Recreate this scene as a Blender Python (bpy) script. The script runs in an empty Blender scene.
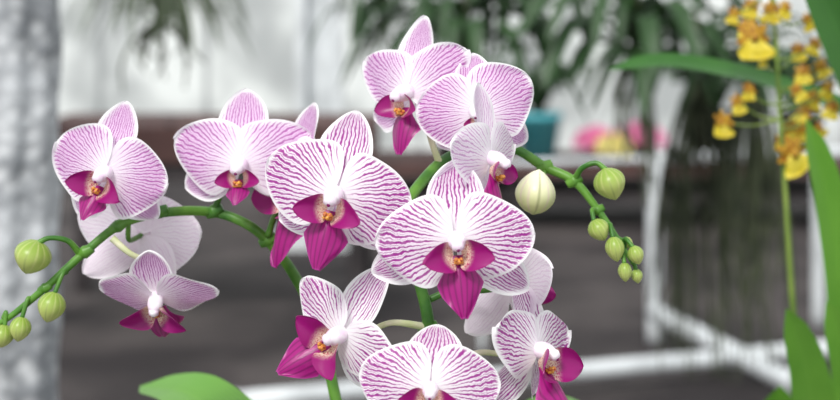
import bpy, math, random
from mathutils import Vector, Matrix
random.seed(7)
sc = bpy.context.scene
sc.view_settings.view_transform = 'Standard'
sc.view_settings.look = 'None'
FPX, H, HOR = 1400.0, 1.35, 20.0

def at(px, py, d):
    """metres in the greenhouse, measured off the photograph at distance d"""
    return Vector(((px-420)*d/FPX, d, H-(py-HOR)*d/FPX))

def lin(r, g, b):
    f = lambda c: (c/255/12.92) if c/255 <= .04045 else ((c/255+.055)/1.055)**2.4
    return (f(r), f(g), f(b), 1)

# ------------------------------------------------------------------ builder
class MB:
    def __init__(s):
        s.v=[]; s.f=[]; s.m=[]; s.a=[]; s.b=[]
    def add(s, verts, faces, mat=0, a=None, b=None):
        o=len(s.v); s.v+= [tuple(p) for p in verts]
        s.f += [tuple(i+o for i in f) for f in faces]
        s.m += [mat]*len(faces)
        s.a += a if a else [(0,0)]*len(verts)
        s.b += b if b else [(1,0)]*len(verts)
    def build(s, name, mats, parent=None, smooth=True):
        me=bpy.data.meshes.new(name); me.from_pydata(s.v,[],s.f); 
        for m in mats: me.materials.append(m)
        me.polygons.foreach_set('material_index', s.m)
        me.polygons.foreach_set('use_smooth', [smooth]*len(s.f))
        for nm,data in (('vein',s.a),('edge',s.b)):
            uv=me.uv_layers.new(name=nm)
            idx=[0]*len(me.loops); me.loops.foreach_get('vertex_index', idx)
            flat=[]
            for i in idx: flat += [data[i][0], data[i][1]]
            uv.data.foreach_set('uv', flat)
        me.update()
        ob=bpy.data.objects.new(name, me); sc.collection.objects.link(ob)
        if parent: ob.parent=parent
        return ob

def empty(name, loc=(0,0,0)):
    e=bpy.data.objects.new(name,None); e.empty_display_size=.05
    sc.collection.objects.link(e); return e

def grid_faces(nx, ny):
    return [(i*ny+j,(i+1)*ny+j,(i+1)*ny+j+1,i*ny+j+1) for i in range(nx-1) for j in range(ny-1)]

def catmull(pts, n=8):
    P=[Vector(p) for p in pts]
    P=[P[0]*2-P[1]]+P+[P[-1]*2-P[-2]]
    out=[]
    for i in range(1,len(P)-2):
        for k in range(n):
            t=k/n; a,b,c,d=P[i-1],P[i],P[i+1],P[i+2]
            out.append(.5*((2*b)+(c-a)*t+(2*a-5*b+4*c-d)*t*t+(3*b-a-3*c+d)*t**3))
    out.append(P[-2]); return out

def interp(vals, n):
    out=[]; m=len(vals)-1
    for i in range(n):
        x=i/(n-1)*m; k=min(int(x),m-1); out.append(vals[k]*(1-(x-k))+vals[k+1]*(x-k))
    return out

def tube(B, pts, radii, mat=0, sides=10, n=8, smooth=True):
    C=catmull(pts,n) if smooth else [Vector(p) for p in pts]
    R=interp(radii,len(C)) if smooth else radii
    t0=(C[1]-C[0]).normalized(); up=Vector((0,0,1)) if abs(t0.z)<.9 else Vector((0,1,0))
    nrm=t0.cross(up).normalized(); V=[]; A=[]
    for i,p in enumerate(C):
        t=(C[min(i+1,len(C)-1)]-C[max(i-1,0)]).normalized()
        nrm=(nrm-t*nrm.dot(t)).normalized(); bn=t.cross(nrm)
        for k in range(sides):
            an=2*math.pi*k/sides
            V.append(p+(nrm*math.cos(an)+bn*math.sin(an))*R[i]); A.append((k/sides,i/len(C)))
    F=[(i*sides+k,i*sides+(k+1)%sides,(i+1)*sides+(k+1)%sides,(i+1)*sides+k) for i in range(len(C)-1) for k in range(sides)]
    F.append(tuple(range(sides))[::-1]); F.append(tuple((len(C)-1)*sides+k for k in range(sides)))
    B.add(V,F,mat,A)

def lathe(B, prof, M, mat=0, sides=24, lobes=0, lobe_amp=0):
    V=[];A=[]
    for i,(r,z) in enumerate(prof):
        for k in range(sides):
            an=2*math.pi*k/sides; rr=r*(1+lobe_amp*abs(math.cos(lobes*an/2)) if lobes else 1)
            V.append(M@Vector((rr*math.cos(an),rr*math.sin(an),z))); A.append((k/sides,i/(len(prof)-1)))
    n=len(prof)
    F=[(i*sides+k,i*sides+(k+1)%sides,(i+1)*sides+(k+1)%sides,(i+1)*sides+k) for i in range(n-1) for k in range(sides)]
    F.append(tuple(range(sides))[::-1]); F.append(tuple((n-1)*sides+k for k in range(sides)))
    B.add(V,F,mat,A)

def box(B, c, s, mat=0, rot=0):
    R=Matrix.Rotation(rot,3,'Z'); c=Vector(c)
    V=[c+R@Vector((x*s[0]/2,y*s[1]/2,z*s[2]/2)) for x in(-1,1) for y in(-1,1) for z in(-1,1)]
    B.add(V,[(0,1,3,2),(4,6,7,5),(0,4,5,1),(2,3,7,6),(0,2,6,4),(1,5,7,3)],mat)

# ------------------------------------------------------------------ node helper
class N:
    def __init__(s,name):
        s.mat=bpy.data.materials.new(name); s.mat.use_nodes=True
        s.t=s.mat.node_tree; s.t.nodes.clear()
        s.out=s.t.nodes.new('ShaderNodeOutputMaterial')
    def new(s,t,**k):
        n=s.t.nodes.new(t)
        for a,b in k.items(): setattr(n,a,b)
        return n
    def set(s,sock,v):
        if isinstance(v,bpy.types.NodeSocket): s.t.links.new(v,sock)
        else: sock.default_value=v
    def m(s,op,a,b=0.,c=0.,clamp=False):
        n=s.new('ShaderNodeMath',operation=op,use_clamp=clamp)
        for i,v in enumerate((a,b,c)): s.set(n.inputs[i],v)
        return n.outputs[0]
    def mr(s,v,a,b,c=0.,d=1.):
        n=s.new('ShaderNodeMapRange',interpolation_type='SMOOTHSTEP')
        for i,x in enumerate((v,a,b,c,d)): s.set(n.inputs[i],x)
        return n.outputs[0]
    def mix(s,f,a,b):
        n=s.new('ShaderNodeMix',data_type='RGBA'); s.set(n.inputs[0],f); s.set(n.inputs[6],a); s.set(n.inputs[7],b)
        return n.outputs[2]
    def noise(s,vec,scale,detail=2.):
        n=s.new('ShaderNodeTexNoise'); 
        if vec is not None: s.set(n.inputs['Vector'],vec)
        n.inputs['Scale'].default_value=scale; n.inputs['Detail'].default_value=detail
        return n.outputs[0]
    def obj(s): return s.new('ShaderNodeTexCoord').outputs['Object']
    def uv(s,name):
        u=s.new('ShaderNodeUVMap',uv_map=name); x=s.new('ShaderNodeSeparateXYZ'); s.t.links.new(u.outputs[0],x.inputs[0])
        return x.outputs[0],x.outputs[1]
    def comb(s,a,b,c=0.):
        n=s.new('ShaderNodeCombineXYZ')
        for i,v in enumerate((a,b,c)): s.set(n.inputs[i],v)
        return n.outputs[0]
    def finish(s,col,rough=.5,transl=0.,bump=None,bs=.3,bd=.001,spec=.4,metal=0.):
        p=s.new('ShaderNodeBsdfPrincipled'); s.set(p.inputs['Base Color'],col); s.set(p.inputs['Roughness'],rough)
        p.inputs['Specular IOR Level'].default_value=spec; p.inputs['Metallic'].default_value=metal
        if bump is not None:
            b=s.new('ShaderNodeBump'); b.inputs['Strength'].default_value=bs; b.inputs['Distance'].default_value=bd
            s.set(b.inputs['Height'],bump); s.t.links.new(b.outputs[0],p.inputs['Normal'])
        sh=p.outputs[0]
        if transl>0:
            t=s.new('ShaderNodeBsdfTranslucent'); s.set(t.inputs[0],col)
            mx=s.new('ShaderNodeMixShader'); mx.inputs[0].default_value=transl
            s.t.links.new(sh,mx.inputs[1]); s.t.links.new(t.outputs[0],mx.inputs[2]); sh=mx.outputs[0]
        s.t.links.new(sh,s.out.inputs[0]); return s.mat

def mat_noise(name,c1,c2,scale=20,rough=.5,transl=0.,bump=0,spec=.4,detail=3.):
    n=N(name); nz=n.noise(n.obj(),scale,detail); col=n.mix(n.mr(nz,.3,.7),c1,c2)
    return n.finish(col,rough,transl,nz if bump else None,bump,.002,spec)

def mat_petal(name, tint, tint_amt, line, strength, wmul, NL, backpale=.55):
    n=N(name); q,s=n.uv('vein'); e,r=n.uv('edge')
    nv=n.comb(n.m('MULTIPLY',q,1.6),n.m('MULTIPLY',s,2.2),n.m('MULTIPLY',r,17.))
    nz=n.noise(nv,1.6,2.); nz2=n.noise(nv,6.,2.); nz3=n.noise(nv,14.,2.)
    a=n.m('ADD',n.m('MULTIPLY',q,NL),n.m('MULTIPLY',n.m('SUBTRACT',nz,.5),1.0))
    a=n.m('ADD',a,n.m('MULTIPLY',n.m('SUBTRACT',nz2,.5),.4))
    wob=n.m('ADD',.25,n.m('MULTIPLY',nz3,1.5))
    def line_mask(a,w):
        pp=n.m('PINGPONG',a,.5); w=n.m('MULTIPLY',n.m('MULTIPLY',w,wob),wmul)
        return n.mr(pp,n.m('MULTIPLY',w,.5),n.m('ADD',w,.035),1.,0.)
    w1=n.m('ADD',.13,n.m('MULTIPLY',s,.01))
    w2=n.mr(s,.2,.7,0.,.12)
    w3=n.mr(s,.5,1.,0.,.09)
    m1=line_mask(a,w1)
    m2=n.m('MULTIPLY',line_mask(n.m('ADD',a,.5),w2),n.mr(s,.2,.34))
    m3=n.m('MULTIPLY',line_mask(n.m('ADD',n.m('MULTIPLY',a,2.),.5),n.m('MULTIPLY',w3,1.4)),n.mr(s,.5,.66))
    mk=n.m('MAXIMUM',n.m('MAXIMUM',m1,m2),n.m('MULTIPLY',m3,.7))
    mk=n.m('MULTIPLY',mk,n.mr(e,.015,.08))
    mk=n.m('MULTIPLY',mk,n.mr(s,.08,.34,.12,1.))
    mk=n.m('MULTIPLY',mk,n.m('ADD',.66,n.m('MULTIPLY',nz2,.6),clamp=True))
    mk=n.m('MULTIPLY',mk,strength)
    tm=n.m('MULTIPLY',n.m('MULTIPLY',n.mr(e,.015,.14),n.mr(s,.1,.6,.3,1.)),tint_amt)
    col=n.mix(tm,lin(255,253,255),tint); col=n.mix(mk,col,line)
    g=n.new('ShaderNodeNewGeometry')
    col=n.mix(n.m('MULTIPLY',g.outputs['Backfacing'],backpale),col,lin(250,240,249))
    h=n.m('SUBTRACT',nz2,n.m('MULTIPLY',mk,.6))
    return n.finish(col,.42,.35,h,.35,.0006,.3)

petal_strong=mat_petal('petal_bold_stripes',lin(244,214,243),.4,lin(164,30,148),.98,.95,6.6)
petal_soft  =mat_petal('petal_fine_stripes',lin(234,190,233),.72,lin(168,48,158),.86,.85,7.8)
petal_pale  =mat_petal('petal_pale_stripes',lin(244,224,244),.5,lin(190,100,184),.65,.7,7.,.7)

def mat_lip():
    n=N('lip_magenta'); q,s=n.uv('vein'); e,r=n.uv('edge')
    nz=n.noise(n.comb(n.m('MULTIPLY',q,3.),s,r),6.,2.)
    pp=n.m('PINGPONG',n.m('MULTIPLY',q,7.),.5)
    col=n.mix(n.mr(pp,.0,.3,.6,0.),lin(160,16,118),lin(98,4,76))
    col=n.mix(n.m('MULTIPLY',n.mr(e,0.,.04,1.,0.),.3),col,lin(208,90,184))
    return n.finish(col,.36,.15,nz,.3,.0006,.45)
lip_m=mat_lip()
def mat_side():
    n=N('lip_side_lobe'); q,s=n.uv('vein'); e,r=n.uv('edge')
    nz=n.noise(n.comb(q,s,r),30.,1.)
    base=n.mix(n.mr(nz,.52,.6),lin(246,226,200),lin(190,50,90))
    col=n.mix(n.mr(s,.2,.5),base,lin(150,14,110))
    return n.finish(col,.36,.2,nz,.1,.0005,.45)
side_m=mat_side()
callus_m=mat_noise('callus_yellow_red',lin(236,180,70),lin(170,44,60),900,.4)
column_m=mat_noise('column_white',lin(253,249,252),lin(246,222,242),250,.35,.15)
stem_m=mat_noise('stem_green',lin(46,98,30),lin(96,144,52),60,.38,0,.2)
pedicel_m=mat_noise('pedicel_pale',lin(208,218,160),lin(232,226,200),80,.45,.1)
def mat_bud(name,c1,c2,c3):
    n=N(name); q,s=n.uv('vein'); nz=n.noise(n.obj(),160,2.)
    col=n.mix(n.mr(s,.1,.95),c1,c2)
    pp=n.m('PINGPONG',n.m('MULTIPLY',q,12.),.5)
    col=n.mix(n.m('MULTIPLY',n.mr(pp,0.,.25,1.,0.),.3),col,c3)
    seam=n.m('PINGPONG',n.m('MULTIPLY',q,3.),.5)
    col=n.mix(n.m('MULTIPLY',n.mr(seam,0.,.06,1.,0.),.6),col,lin(140,160,80))
    return n.finish(col,.36,.12,nz,.2,.001)
bud_green=mat_bud('bud_green',lin(142,170,70),lin(206,214,130),lin(226,226,160))
bud_white=mat_bud('bud_cream',lin(206,212,146),lin(244,240,208),lin(222,180,200))

# ------------------------------------------------------------------ petals
def sheet(B, M, L, W, prof, mode, mat, nx=34, ny=23, bend=0., cup=0., ripple=.02, back=0., notch=0., fold=0., rnd=None, twist=0.):
    rnd=random.random() if rnd is None else rnd
    ph=rnd*20; V=[];A=[];Bv=[]
    for i in range(nx):
        s=(1-math.cos(math.pi*i/(nx-1)))/2
        w=W/2*prof(s)
        for j in range(ny):
            t=-1+2*j/(ny-1); t=math.sin(t*math.pi/2)*.5+t*.5
            y=t*w*(1+ripple*.9*math.sin(7*s+ph+t*2)); x=L*s-back*L*t*t*math.sin(math.pi*min(1,s))
            x-=notch*L*math.exp(-(t/.25)**2)*max(0,s-.7)
            z=-bend*L*s*s + cup*W*(t*w/(W/2))**2 - fold*abs(y)
            z+=ripple*L*math.sin(5.1*t+ph+3*s)*abs(t)**1.5*s + ripple*.7*L*math.sin(9*s+ph*1.7+2*t)*abs(t)**3
            z+=twist*y*s
            V.append(M@Vector((x,y,z)))
            if mode=='petal': q=math.atan2(y,x+.16*L)*.95
            else: q=t*.55*(.45+.55*prof(s))
            A.append((q,s)); Bv.append((min((1-abs(t))*w,(1-s)*L)/L,rnd))
    B.add(V,grid_faces(nx,ny),mat,A,Bv)

pr_petal=lambda s:(max(0,math.sin(math.pi*s**.74)))**.50
pr_sepal=lambda s:(max(0,math.sin(math.pi*s**.98)))**.60
def pr_mid(s):
    if s<.38: return .34+.66*(s/.38)**1.6
    return max(0,1-((s-.38)/.62)**1.35*.84)
pr_side=lambda s:.3*(1-s)+(max(0,math.sin(math.pi*s**1.15)))**.6*.85

def frame(phi, tilt=0., off=(0,0,0), r0=0., roll=0.):
    c,s=math.cos(phi),math.sin(phi)
    M=Matrix(((c,-s,0,c*r0+off[0]),(s,c,0,s*r0+off[1]),(0,0,1,off[2]),(0,0,0,1)))
    return M@Matrix.Rotation(tilt,4,'Y')@Matrix.Rotation(roll,4,'X')   # +tilt: tip goes back

D2R=math.radians
BASE=Matrix(((1,0,0,0),(0,0,-1,0),(0,1,0,0),(0,0,0,1)))
def flower(name, px,py,d,size, yaw=0,pitch=0,roll=0, mat=petal_strong, parent=None, pet=(12,168), lat=(222,-42),
           ptilt=2, stilt=16, dl=1., dw=.70, pl=.93, pw=1.12, ll=.9, lip=1., lipang=38, liproll=0, seed=0, sl=1.1):
    rs=random.Random(int(px*7+py*13+seed))
    k=size*d/FPX
    M=Matrix.Translation(at(px,py,d))@BASE@Matrix.Rotation(D2R(yaw),4,'Y')@Matrix.Rotation(D2R(pitch),4,'X')@Matrix.Rotation(D2R(roll),4,'Z')@Matrix.Scale(k,4)
    B=MB(); r=lambda a:rs.uniform(-a,a)
    sheet(B,M@frame(D2R(90+r(3)),D2R(stilt),(0,0,-.06),.03),dl,dw*(1+r(.05)),pr_sepal,'sepal',0,bend=.04+r(.05),cup=.12,ripple=.025,rnd=rs.random())
    for a in lat:
        sheet(B,M@frame(D2R(a+r(3)),D2R(stilt+r(4)),(0,0,-.08),.03),ll,.60,pr_sepal,'sepal',0,bend=.08+r(.05),cup=.12,ripple=.025,rnd=rs.random())
    for i,a in enumerate(pet):
        sheet(B,M@frame(D2R(a+r(3)),D2R(ptilt+r(4)),(0,0,(.01,.022)[i]),.03),pl*(1+r(.03)),pw*(1+r(.03)),pr_petal,'petal',0,nx=44,ny=33,bend=.10+r(.06),cup=-.05+r(.03),ripple=.04,back=.10,rnd=rs.random())
    LM=M@Matrix.Rotation(D2R(liproll),4,'Z')
    dirm=Matrix.Translation((0,-.16,.08))@Matrix.Rotation(D2R(-90),4,'Z')@Matrix.Rotation(D2R(-lipang),4,'Y')
    sheet(B,LM@dirm,.76*lip,.62*lip,pr_mid,'sepal',1,nx=24,ny=17,bend=.32,cup=-.25,fold=.12,ripple=.05)
    for sx in (-1,1):
        x=Vector((sx*.52,-.02,.72)).normalized(); y=Vector((sx*.25,.9,.0)); y=(y-x*y.dot(x)).normalized(); z=x.cross(y)
        Q=Matrix(((x.x,y.x,z.x,sx*.05),(x.y,y.y,z.y,-.15),(x.z,y.z,z.z,.05),(0,0,0,1)))
        sheet(B,LM@Q,.44*lip*sl,.36*lip*sl,pr_side,'sepal',4,nx=16,ny=13,bend=-.3*(-sx),cup=.3*sx,ripple=.04)
    def ell(c,rad,mat,rot=0,bumps=0):
        V=[];n1,n2=12,14
        R=Matrix.Rotation(D2R(rot),4,'X')
        for i in range(n1+1):
            th=math.pi*i/n1
            for j in range(n2):
                p=2*math.pi*j/n2; b=1+bumps*math.sin(3*p)*math.sin(4*th)
                V.append(LM@(Vector(c)+(R@Vector((rad[0]*math.sin(th)*math.cos(p)*b,rad[1]*math.sin(th)*math.sin(p)*b,rad[2]*math.cos(th))))))
        F=[(i*n2+j,i*n2+(j+1)%n2,(i+1)*n2+(j+1)%n2,(i+1)*n2+j) for i in range(n1) for j in range(n2)]
        B.add(V,F,mat)
    ell((0,.02,.10),(.12,.11,.18),2,12)
    ell((0,-.02,.25),(.08,.075,.07),2,20,.1)
    ell((0,-.065,.295),(.022,.025,.02),1)
    ell((0,-.22,.18),(.055,.04,.06),3,0,.35)
    ell((-.03,-.19,.22),(.024,.03,.035),3); ell((.03,-.19,.22),(.024,.03,.035),3)
    ob=B.build(name,[mat,lip_m,column_m,callus_m,side_m],parent)
    return M@Vector((0,-.02,-.03)), (M.to_3x3()@Vector((0,0,-1))).normalized()

orchid=empty('phalaenopsis_orchid')
FL=[
 ('far_left',  dict(px=106,py=174,d=.73,size=73,yaw=-12,pitch=2,roll=-10,mat=petal_soft,pet=(2,160),lat=(235,-34),lip=.66,lipang=50,liproll=-8,pl=.86,dw=.62,sl=1.5),(160,211,.745)),
 ('left',      dict(px=240,py=166,d=.75,size=78,yaw=-4,pitch=0,roll=1,mat=petal_soft,pet=(20,156),lat=(200,-20),pl=.97,pw=1.0,dw=.68,lip=.5,lipang=60,ll=.88,sl=1.3),(214,211,.765)),
 ('back_left', dict(px=143,py=233,d=.785,size=72,yaw=166,pitch=-8,roll=10,mat=petal_pale),(118,225,.75)),
 ('low_left',  dict(px=157,py=297,d=.735,size=66,yaw=-8,pitch=50,roll=-2,mat=petal_soft,pet=(-2,182),lat=(208,-28),dl=.85,lip=1.15,lipang=20,liproll=-6),(112,238,.735)),
 ('mid_left',  dict(px=335,py=196,d=.685,size=88,yaw=-8,pitch=0,roll=-12,mat=petal_strong,pet=(0,166),lat=(214,-30),dw=.60,pl=.84,pw=1.06,lip=.85,lipang=30,dl=.98),(405,205,.72)),
 ('front',     dict(px=456,py=241,d=.66,size=82,yaw=3,pitch=0,roll=1,mat=petal_strong,pet=(3,177),lat=(201,-38),pl=.93,pw=1.12,dw=.74,dl=.98,ll=1.18,lip=.95,lipang=32,liproll=4),(405,225,.71)),
 ('top',       dict(px=409,py=94,d=.745,size=80,yaw=-42,pitch=0,roll=4,mat=petal_soft,pet=(34,148),lat=(198,-42),pw=.82,dw=.56,lip=.75,lipang=34,ll=.98),(440,165,.75)),
 ('top_right', dict(px=477,py=112,d=.72,size=66,yaw=-8,pitch=0,roll=8,mat=petal_soft,pet=(24,174),lat=(215,-38),pw=1.2,pl=.92,dw=.62,dl=.9,lip=.4,lipang=64),(500,148,.765)),
 ('side_right',dict(px=489,py=160,d=.685,size=76,yaw=60,pitch=5,roll=-6,mat=petal_pale,pw=.85,lip=.75,lat=(215,-50)),(470,152,.75)),
 ('under_right',dict(px=512,py=284,d=.725,size=74,yaw=130,pitch=0,roll=-10,mat=petal_pale,pw=.9),(428,300,.72)),
 ('low_mid_left',dict(px=341,py=335,d=.70,size=78,yaw=-36,pitch=0,roll=-30,mat=petal_strong,pw=.78,pet=(0,168),dw=.6,lat=(225,-36),lip=.95,lipang=55,liproll=-22,sl=1.2),(427,327,.715)),
 ('bottom',    dict(px=430,py=390,d=.655,size=74,yaw=0,pitch=-6,roll=-6,mat=petal_strong,pet=(8,170),dw=.8,dl=.86,pl=.94),(430,350,.70)),
 ('low_right', dict(px=537,py=352,d=.69,size=80,yaw=54,pitch=-4,roll=-6,mat=petal_strong,pw=.85,pet=(14,160),lip=1.0,lipang=52,sl=1.2),(440,366,.71)),
 ('behind_left',dict(px=295,py=184,d=.755,size=80,yaw=-58,pitch=6,roll=-2,mat=petal_soft,pet=(12,168),lip=1.1),(268,236,.765)),
]
PB=MB()
for i,(nm,kw,att) in enumerate(FL):
    p,dirb=flower('flower_%d'%(i+1),parent=orchid,**kw)
    q=at(*att); ln=(q-p).length
    tube(PB,[p,p+dirb*min(.012,ln*.35)+(q-p)*.15,p.lerp(q,.6)+Vector((0,0,.004)),q],[.0014,.0014,.0015,.002],1 if nm in('low_mid_left','low_right','top','low_left') else 0,10)
def T(lst,r,mat=0): tube(PB,[at(*p) for p in lst],r,mat,12)
base1=(372,600,.77)
T([base1,(352,480,.77),(336,400,.77),(318,325,.775),(297,280,.775),(276,250,.77),(250,226,.765),(212,212,.765),(160,213,.745),(120,225,.74),(85,252,.735),(45,288,.73),(8,318,.73),(-25,335,.73)],
  [.0034,.0033,.0032,.003,.003,.0029,.0028,.0027,.0026,.0024,.0022,.002,.0016,.001])
T([(392,600,.76),(420,480,.745),(429,400,.72),(429,330,.715),(420,285,.715),(402,240,.715),(404,208,.72),(438,165,.75),(475,147,.765),(512,148,.765),(545,167,.76),(574,181,.755),(598,210,.75),(618,240,.745),(636,268,.74)],
  [.0036,.0035,.0034,.0032,.003,.003,.003,.003,.0029,.0028,.0026,.0024,.002,.0016,.001])
for (x,y,d,s) in [(85,252,.735,1),(118,226,.74,1),(160,212,.745,1),(214,211,.765,1.1),(268,240,.768,1.1),(545,167,.76,1),(574,181,.755,1),(598,210,.75,.8),(429,330,.715,1.2),(45,288,.73,.8),(428,400,.72,1.2)]:
    c=at(x,y,d); tube(PB,[c-Vector((.004,0,.002))*s,c,c+Vector((.004,0,.002))*s],[.0022*s,.0036*s,.0024*s],0,10)
PB.build('flower_stems',[stem_m,pedicel_m],orchid)
def bud(name,px,py,d,w,h,ang,mat,att=None):
    c=at(px,py,d); k=d/FPX; R=Matrix.Rotation(D2R(ang),4,'Y')
    prof=[]
    for i in range(15):
        t=i/14; prof.append((max(.0001,w/2*k*math.sin(math.pi*t**.85)**.72 if 0<t<1 else .0001),(t-.5)*h*k))
    B=MB(); lathe(B,prof,Matrix.Translation(c)@R@Matrix.Rotation(.6,4,'Z'),0,36,3,.10)
    if att:
        bp=c+R.to_3x3()@Vector((0,0,-h*k/2+.001)); q=at(*att); mid=bp.lerp(q,.5)+R.to_3x3()@Vector((0,0,-.005))
        tube(B,[bp,mid,q],[.0012,.0012,.0016],1,8)
    B.build(name,[mat,stem_m],orchid)
bud('bud_1',536,192,.735,38,46,8,bud_white,(545,167,.76))
bud('bud_2',610,184,.745,30,34,160,bud_green,None)
bud('bud_3',599,230,.74,20,24,150,bud_green,(600,214,.75))
bud('bud_4',615,249,.735,18,26,170,bud_green,(611,230,.746))
bud('bud_5',636,255,.735,15,20,160,bud_green,(624,248,.744))
bud('bud_6',625,272,.735,13,20,175,bud_green,(622,248,.744))
bud('bud_7',637,276,.74,11,15,170,bud_green,(633,264,.74))
bud('bud_11',627,243,.745,11,14,120,bud_green,(616,238,.746))
bud('bud_8',32,257,.725,35,36,200,bud_green,None)
bud('bud_9',51,307,.725,26,32,195,bud_green,(66,272,.733))
bud('bud_10',20,329,.725,20,26,190,bud_green,(30,300,.73))
bud('bud_12',3,336,.728,20,24,190,bud_green,(4,318,.73))
B=MB()
tube(B,[at(574,181,.755),at(582,168,.75),at(596,163,.748),at(606,170,.746)],[.0019,.0015,.0013,.0016],0,10)
tube(B,[at(80,254,.735),at(68,241,.73),at(50,238,.727),at(38,243,.725)],[.0019,.0015,.0013,.0016],0,10)
B.build('bud_stalks',[stem_m],orchid)

# ------------------------------------------------------------------ leaves
def mat_leaf(name,c1,c2,transl=.15,rough=.35):
    n=N(name); q,s=n.uv('vein'); nz=n.noise(n.obj(),25,3.)
    pp=n.m('PINGPONG',n.m('MULTIPLY',q,8.),.5)
    col=n.mix(n.m('ADD',n.m('MULTIPLY',n.mr(pp,0.,.5),.35),n.m('MULTIPLY',nz,.6)),c1,c2)
    col=n.mix(n.mr(n.m('ABSOLUTE',q),0.,.05,.35,0.),col,c2)
    return n.finish(col,rough,transl,pp,.1,.001,.5)
leaf_g=mat_leaf('leaf_fresh_green',lin(78,138,38),lin(122,176,66))
leaf_d=mat_leaf('leaf_deep_green',lin(30,78,24),lin(66,122,42))
leaf_bg=mat_leaf('leaf_dark_green',lin(18,42,18),lin(56,94,44),.1,.5)  # dark green foliage of the background plants
leaf_grey=mat_leaf('leaf_grey_green',lin(40,54,36),lin(84,98,66),.1,.6)
def ribbon(B,pts,widths,nrm,mat=0,fold=.2,n=10,ny=9):
    C=catmull(pts,n); W=interp(widths,len(C)); V=[];A=[]
    nrm=Vector(nrm).normalized()
    for i,p in enumerate(C):
        t=(C[min(i+1,len(C)-1)]-C[max(i-1,0)]).normalized()
        sd=t.cross(nrm).normalized(); nn=sd.cross(t)
        for j in range(ny):
            u=-1+2*j/(ny-1); V.append(p+sd*u*W[i]/2+nn*fold*W[i]/2*(abs(u)**1.4)); A.append((u,i/len(C)))
    B.add(V,grid_faces(len(C),ny),mat,A)
def sm(n,wmax,tip=.9):
    return [wmax*(.45+.55*math.sin(min(1,i/n*1.6)*math.pi/2))*(max(0,1-(i/n)**4))**.5 for i in range(n+1)]
B=MB()
def L(lst,w,nrm=(0,-.5,1),mat=0,fold=.2): ribbon(B,[at(*p) for p in lst],sm(12,w),nrm,mat,fold)
L([(385,600,.78),(310,500,.82),(240,438,.86),(190,394,.92),(140,386,.98)],.048)
L([(385,600,.76),(330,560,.72),(250,540,.70),(190,590,.68)],.06)
L([(385,600,.78),(470,510,.80),(530,440,.85),(570,412,.9),(620,428,.95)],.045)
L([(385,600,.78),(450,560,.74),(520,560,.70),(600,620,.66)],.06)
L([(385,600,.79),(360,520,.86),(340,480,.96),(330,500,1.05)],.05)
B.build('leaves',[leaf_g],orchid)
bark_m=mat_noise('bark_chips',lin(70,44,28),lin(128,88,56),120,.9,0,.8)
pot_m=mat_noise('pot_plastic',lin(120,60,40),lin(150,82,58),8,.5)
def pot(parent,c,r=.06,h=.12,m=pot_m):
    B=MB(); P=[(r*.7,0),(r*.72,.003),(r*.95,h*.85),(r*1.06,h*.86),(r*1.06,h),(r*.98,h),(r*.93,h*.85)]
    lathe(B,P,Matrix.Translation(c),0,36)
    for k in range(70):
        a=random.uniform(0,6.28);q=random.uniform(0,r*.85)
        box(B,(c[0]+q*math.cos(a),c[1]+q*math.sin(a),c[2]+h*.9+random.uniform(-.004,.006)),(.014,.009,.007),1,random.uniform(0,3))
    B.build('pot',[m,bark_m],parent,False)
BT=.68
pb=at(388,600,.77); pot(orchid,(pb.x,pb.y,BT),.062,pb.z-BT+.012)

# ------------------------------------------------------------------ oncidium (yellow orchid)
onc=empty('oncidium_orchid')
yel=mat_noise('oncidium_yellow',lin(230,206,46),lin(246,226,96),200,.5,.25)
brn=mat_noise('oncidium_brown',lin(140,66,26),lin(216,176,56),420,.5,.2)
oste=mat_noise('oncidium_stem',lin(92,118,48),lin(130,150,70),30,.5)
fr=lambda s:.25+.75*math.sin(math.pi/2*min(1,s*1.5)) if s<.85 else max(0,(1-((s-.85)/.15)**2))**.5
def onc_flower(B,px,py,d,size,yaw,pitch,roll):
    k=size*d/FPX
    M=Matrix.Translation(at(px,py,d))@BASE@Matrix.Rotation(D2R(yaw),4,'Y')@Matrix.Rotation(D2R(pitch),4,'X')@Matrix.Rotation(D2R(roll),4,'Z')@Matrix.Scale(k,4)
    sheet(B,M@frame(D2R(-90),D2R(-10),(0,-.05,.05)),.75,1.15,fr,'sepal',0,nx=14,ny=17,ripple=.10,notch=1.0,bend=.1)
    for a in (90,35,145,-20,200): sheet(B,M@frame(D2R(a),D2R(10),(0,0,0)),.62,.30,pr_sepal,'sepal',1,nx=10,ny=7,ripple=.06,bend=.15)
    lathe(B,[(.001,-.1),(.12,-.05),(.16,.05),(.1,.13),(.001,.16)],M@Matrix.Translation((0,-.05,.06)),1,10)
B=MB(); rr=random.Random(3)
ST=[(800,640,1.16),(806,500,1.15),(803,400,1.15),(794,320,1.15),(789,250,1.15),(784,170,1.15),(779,100,1.15),(776,40,1.15),(768,-30,1.15),(758,-70,1.15)]
tube(B,[at(*p) for p in ST],[.003,.003,.0029,.0027,.0025,.0022,.002,.0018,.0014,.001],2,8)
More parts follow.
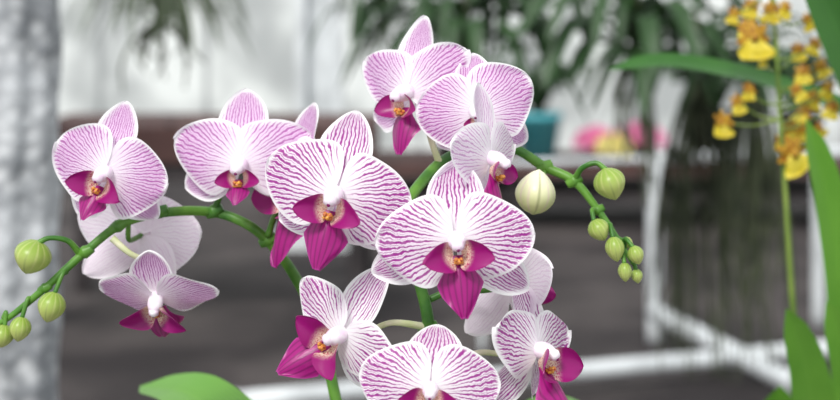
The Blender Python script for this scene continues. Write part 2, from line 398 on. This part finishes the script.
for (x,y,sz,sx,sy) in [(754,36,30,776,60),(744,26,14,776,50),(770,10,17,772,0),(752,6,16,770,-20),(738,102,16,780,120),(722,122,20,780,120),(748,90,14,779,105),
    (791,128,16,783,160),(793,152,30,784,175),(803,112,16,782,150),(813,98,16,781,125),(803,72,16,779,95),(822,66,16,779,90),(812,140,15,783,160),(764,58,13,777,70),(798,50,15,777,70),
    (808,20,14,774,20),(786,8,15,772,-5),(829,88,15,780,110),(733,14,13,770,-10),(820,128,14,783,155),(815,44,14,777,60),(832,108,15,781,130),(798,90,15,779,105),(782,140,13,783,160),(804,130,15,783,160)]:
    dd=1.15+rr.uniform(-.03,.03)
    onc_flower(B,x,y,dd,sz,rr.uniform(-45,35),rr.uniform(-10,25),rr.uniform(-25,25))
    p,q=at(x,y,dd+.004),at(sx,sy,1.15); tube(B,[p,p.lerp(q,.5)+Vector((0,.002,-.004)),q],[.0007,.0008,.0012],2,6)
B.build('flower_spray',[yel,brn,oste],onc)
B=MB()
def LO(lst,w,nrm,mat=0,fold=.25): ribbon(B,[at(*p) for p in lst],sm(12,w),nrm,mat,fold)
LO([(850,640,1.14),(915,420,1.13),(900,220,1.12),(868,100,1.10),(828,10,1.09),(796,-70,1.08)],.042,(0,-1,.1),1)
LO([(815,640,1.16),(842,420,1.15),(842,300,1.13),(828,200,1.11),(806,118,1.09)],.036,(.3,-1,.1),0)
LO([(840,640,1.16),(905,300,1.2),(860,130,1.22),(790,90,1.22),(720,70,1.2),(660,62,1.19),(606,70,1.18)],.026,(0,-.6,.8),1)
LO([(810,640,1.15),(814,470,1.1),(808,380,1.06),(786,308,1.02)],.036,(0,-1,.3),0)
LO([(810,640,1.15),(850,480,1.1),(850,380,1.07),(826,300,1.04)],.036,(0,-1,.3),0)
LO([(800,640,1.16),(780,500,1.15),(775,430,1.14),(780,385,1.12)],.04,(0,-1,.3),0)
B.build('leaves',[leaf_g,leaf_d],onc)
po=at(812,640,1.155); pot(onc,(po.x,po.y,BT),.065,po.z-BT+.012)

# ------------------------------------------------------------------ room
floor_n=N('floor_dark_concrete'); o=floor_n.obj()
z1=floor_n.noise(o,1.3,4.); z2=floor_n.noise(o,30.,3.)
fc=floor_n.mix(floor_n.mr(z1,.35,.65),lin(48,44,45),lin(82,76,75)); fc=floor_n.mix(floor_n.m('MULTIPLY',floor_n.mr(z2,.4,.7),.4),fc,lin(40,35,36))
floor_m=floor_n.finish(fc,.85,0,z2,.4,.01,.2)
B=MB(); box(B,(0,6.5,-.05),(16,17,.1)); B.build('floor',[floor_m],smooth=False)
wn=N('wall_translucent_sheeting'); o=wn.obj(); sx=wn.new('ShaderNodeSeparateXYZ'); wn.t.links.new(o,sx.inputs[0])
pz=wn.m('PINGPONG',sx.outputs[0],.55); nz=wn.noise(o,1.2,3.)
wc=wn.mix(wn.mr(nz,.35,.65),lin(176,180,180),lin(232,236,234)); wc=wn.mix(wn.mr(pz,0.,.06,.7,0.),wc,lin(118,122,124))
wall_m=wn.finish(wc,.6,0,None)
B=MB(); box(B,(0,14.5,1.7),(16,.1,3.4)); B.build('wall_back',[wall_m],smooth=False)
steel=mat_noise('painted_steel_white',lin(196,200,202),lin(222,226,228),6,.4)
B=MB(); cxx=(320-420)*8.4/FPX; 
box(B,(cxx-.11,8.4,1.7),(.06,.2,3.4)); box(B,(cxx+.11,8.4,1.7),(.06,.2,3.4)); box(B,(cxx,8.42,1.7),(.18,.06,3.4)); box(B,(cxx,8.4,.05),(.5,.4,.1)); B.build('steel_column',[steel],smooth=False)
pn=N('silver_bubble_film'); o=pn.obj(); v=pn.new('ShaderNodeTexVoronoi'); pn.t.links.new(o,v.inputs[0]); v.inputs['Scale'].default_value=42
nz=pn.noise(o,7,4.)
pc=pn.mix(pn.mr(v.outputs[0],.1,.7),lin(196,198,200),lin(138,141,145)); pc=pn.mix(pn.mr(nz,.45,.65,0.,.6),pc,lin(222,225,228))
film=pn.finish(pc,.45,0,v.outputs[0],.5,.01,.4)
B=MB(); V=[];F=[]
cx=(2-420)*1.9/FPX
for i in range(90):
    z=i/89*3.0
    for k in range(64):
        a=2*math.pi*k/64; r=.072+.005*math.sin(9*a+math.sin(z*3)*2)+.003*math.sin(z*34+3*a)
        V.append((cx+r*math.cos(a),1.9+r*math.sin(a),z))
F=[(i*64+k,i*64+(k+1)%64,(i+1)*64+(k+1)%64,(i+1)*64+k) for i in range(89) for k in range(64)]
B.add(V,F); B.build('film_wrapped_pillar',[film])
wood=mat_noise('bench_slats',lin(90,86,82),lin(120,116,110),12,.7)
B=MB()
for i in range(8): box(B,(.1,.52+i*.115,BT-.012),(1.3,.09,.024),0)
for x in(-.5,.7):
    for y in(.52,1.3): box(B,(x,y,(BT-.06)/2),(.04,.04,BT-.06),1)
    box(B,(x,.92,BT-.045),(.04,.86,.04),1)
B.build('potting_bench',[wood,steel],smooth=False)

B=MB(); pr=.033
def pipe(a,b,r=pr): tube(B,[Vector(a),(Vector(a)+Vector(b))/2,Vector(b)],[r]*3,0,14,6)
topz=.77; zr=.09
pipe((.98,5.85,0),(.98,5.85,topz)); pipe((1.75,6.15,0),(1.75,6.15,topz),.028)
pipe((.98,5.85,topz),(2.9,6.5,topz),.024); pipe((.98,5.85,topz),(.25,5.62,topz),.014)
pipe((.98,5.85,zr+.04),(1.32,4.75,zr),.036)
pipe((-.62,4.62,zr),(2.1,5.55,zr),.032)
pipe((-.62,4.62,0),(-.62,4.62,zr+.03),.03); pipe((2.1,5.55,0),(2.1,5.55,zr+.03),.03);pipe((1.32,4.75,0),(1.32,4.75,zr+.03),.03)
pipe((2.9,6.5,0),(2.9,6.5,topz),.03); pipe((.25,5.62,0),(.25,5.62,topz),.012)
B.build('pipe_bench_frame',[steel])
brown=mat_noise('bench_brown_panel',lin(64,42,40),lin(90,64,60),4,.8)
dark=mat_noise('bench_underside_dark',lin(44,40,41),lin(62,57,58),6,.9)
B=MB(); box(B,(-.98,6.6,.80),(1.55,.9,.16),0); box(B,(-.98,6.6,.68),(1.5,.85,.10),1)
for x in(-1.68,-.28):
    for y in(6.2,7.0): box(B,(x,y,.32),(.07,.07,.64),1)
for i in range(6): box(B,(-1.6+i*.25,6.18,.885),(.03,.03,.02),1)
B.build('plant_bench',[brown,dark],smooth=False)
DB=.42
B=MB(); box(B,(1.2,9.5,DB-.04),(4.6,1.0,.08),0)
for x in(-.9,.6,2.0,3.3):
    for y in (9.1,9.9): box(B,(x,y,(DB-.08)/2),(.08,.08,DB-.08),1)
box(B,(1.2,9.5,.2),(4.4,.9,.05),1)
B.build('display_bench',[brown,dark],smooth=False)

teal=mat_noise('teal_plastic',lin(60,158,170),lin(90,180,190),5,.4)
pink=mat_noise('pink_bloom',lin(228,110,164),lin(242,160,200),14,.5); yb=mat_noise('yellow_bloom',lin(226,210,120),lin(240,228,150),14,.5)
def shrub(name,px,d,base,mat,n=40,l0=.3,l1=.6,w=.06,seed=1,k=1.):
    r=random.Random(seed); e=empty(name); c=((px-420)*d/FPX,d,base)
    B=MB(); lathe(B,[(.11*k,0),(.15*k,.26*k),(.165*k,.265*k),(.165*k,.31*k),(.15*k,.31*k),(.14*k,.25*k)],Matrix.Translation(c),0,28); B.build('pot',[mat],e)
    B=MB()
    for q in range(n):
        a=r.uniform(0,6.28); ln=r.uniform(l0,l1); b=Vector(c)+Vector((0,0,.27*k)); h=Vector((math.cos(a),math.sin(a)*.7,0))
        ribbon(B,[b,b+h*ln*.35+Vector((0,0,ln*.6)),b+h*ln*.8+Vector((0,0,ln*.6))],sm(8,w),(0,-.3,1),0,.2,5,5)
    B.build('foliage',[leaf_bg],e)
shrub('potted_shrub',538,9.4,DB,teal)
shrub('potted_shrub.001',715,9.5,DB,dark,46,.35,.7,.06,4)
shrub('potted_shrub.002',800,9.5,DB,dark,46,.35,.7,.06,5)
shrub('potted_shrub.003',455,9.5,DB,dark,40,.3,.6,.06,6)
def cushion(name,px,z,d,m,r):
    e=empty(name); c=Vector(((px-420)*d/FPX,d,z)); B=MB()
    lathe(B,[(r*.5,0),(r*.6,.04),(r*.7,.08),(r*.7,.10),(r*.5,.10)],Matrix.Translation(c),0,20); B.build('pot',[dark],e)
    B=MB()
    for k in range(46):
        a=random.uniform(0,6.28); el=random.uniform(.1,1.5); p=c+Vector((0,0,.08))+Vector((math.cos(a)*math.cos(el),math.sin(a)*math.cos(el),math.sin(el)*.7))*r
        for q in range(5):
            M=Matrix.Translation(p)@BASE@Matrix.Rotation(random.uniform(-.8,.8),4,'Y')@Matrix.Scale(.05,4)@frame(q*1.2566,-.2)
            sheet(B,M,1,.8,pr_petal,'petal',0,nx=6,ny=5)
    for k in range(14):
        a=random.uniform(0,6.28); b=c+Vector((0,0,.08)); h=Vector((math.cos(a),math.sin(a),0))
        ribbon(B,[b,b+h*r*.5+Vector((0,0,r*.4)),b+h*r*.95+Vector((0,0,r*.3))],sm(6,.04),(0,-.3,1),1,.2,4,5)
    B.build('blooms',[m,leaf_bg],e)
cushion('flowering_pot_plant',596,DB,9.5,pink,.13)
cushion('flowering_pot_plant.001',640,DB,9.7,pink,.15)
cushion('flowering_pot_plant.002',614,DB,9.2,yb,.09)

# overhead rails with hanging vanda orchids
B=MB()
for y in (3.2,4.2): tube(B,[(-3,y,2.5),(0,y,2.5),(3,y,2.5)],[.022]*3,0,10)
B.build('hanging_rail',[steel])
for i,(x,y) in enumerate([(-3,3.2),(-3,4.2),(3,3.2),(3,4.2)]):
    B=MB(); tube(B,[(x,y,0),(x,y,1.2),(x,y,2.478)],[.03]*3,0,10); box(B,(x,y,.01),(.14,.14,.02))
    B.build('rail_post' if i==0 else 'rail_post.%03d'%i,[steel])
wire=mat_noise('hanger_wire',lin(70,40,38),lin(100,60,54),20,.5)
root_m=mat_noise('aerial_roots',lin(50,58,40),lin(88,96,70),20,.7)
def vanda(name,px,py,d,n,ln,w,seed,mat,rootlen=0,nroot=0,spread=.03,droop=.55,twod=1.):
    r=random.Random(seed); e=empty(name); c=at(px,py,d); B=MB()
    for k in range(n):
        a=r.uniform(0,6.28); l=ln*r.uniform(.65,1.1); h=Vector((math.cos(a)*twod,math.sin(a)*.8,0)); b=c+Vector((0,0,(k/n-.5)*ln*.5))
        up=r.uniform(.15,.7)
        ribbon(B,[b,b+h*l*.35+Vector((0,0,l*up*.5)),b+h*l*.7+Vector((0,0,l*(up*.55-.05))),b+h*l*1.0+Vector((0,0,l*(up*.4-droop)))],sm(10,w*r.uniform(.8,1.2)),(0,-.2,1),0,.35,6,5)
    B.build('leaves',[mat],e); B=MB()
    tube(B,[c-Vector((0,0,ln*.3)),c,c+Vector((0,0,ln*.3))],[.012,.014,.01],0,8)
    for k in range(nroot):
        x,y=r.uniform(-spread,spread),r.uniform(-spread,spread)*.7; l=rootlen*r.uniform(.5,1.1); b=c+Vector((x*.3,y*.3,-ln*.2))
        tube(B,[b,b+Vector((x,y,-l*.3)),b+Vector((x*1.3+r.uniform(-.02,.02),y,-l*.65)),b+Vector((x*1.5+r.uniform(-.03,.03),y,-l))],[.004,.0038,.0034,.002],0,6)
    B.build('roots',[root_m],e); B=MB()
    yr=3.2 if d<3.7 else 4.2
    tube(B,[c,Vector((c.x,(c.y+yr)/2,(c.z+2.478)/2)),Vector((c.x,yr,2.478))],[.004]*3,0,8)
    B.build('hanger',[wire],e)
vanda('hanging_air_plant',160,4,3.3,60,.22,.015,1,leaf_grey,.15,14,.05)
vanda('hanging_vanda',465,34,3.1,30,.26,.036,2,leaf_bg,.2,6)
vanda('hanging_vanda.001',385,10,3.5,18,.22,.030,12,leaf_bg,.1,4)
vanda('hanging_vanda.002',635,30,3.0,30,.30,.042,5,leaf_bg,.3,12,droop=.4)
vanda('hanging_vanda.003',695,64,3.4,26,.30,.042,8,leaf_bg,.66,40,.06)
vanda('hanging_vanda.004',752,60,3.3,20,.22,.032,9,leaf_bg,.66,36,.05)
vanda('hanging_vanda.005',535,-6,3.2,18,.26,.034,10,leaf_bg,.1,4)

# ------------------------------------------------------------------ light, camera
w=bpy.data.worlds.new('sky'); sc.world=w; w.use_nodes=True
bg=w.node_tree.nodes['Background']; bg.inputs[0].default_value=(.94,.98,1,1); bg.inputs[1].default_value=.95
def sun(name,rot,en,ang,col):
    l=bpy.data.lights.new(name,'SUN'); l.energy=en; l.angle=D2R(ang); l.color=col
    o=bpy.data.objects.new(name,l); o.rotation_euler=[D2R(a) for a in rot]; sc.collection.objects.link(o)
sun('sun',(44,6,-28),3.1,16,(1,.98,.95))
cam=bpy.data.cameras.new('camera'); co=bpy.data.objects.new('camera',cam); sc.collection.objects.link(co)
co.location=(0,0,H); co.rotation_euler=(math.pi/2,0,0)
cam.lens=60; cam.sensor_width=36; cam.shift_y=-(200-HOR)/840
cam.clip_start=.02
cam.dof.use_dof=True; cam.dof.focus_distance=.69; cam.dof.aperture_fstop=7.1
sc.camera=co
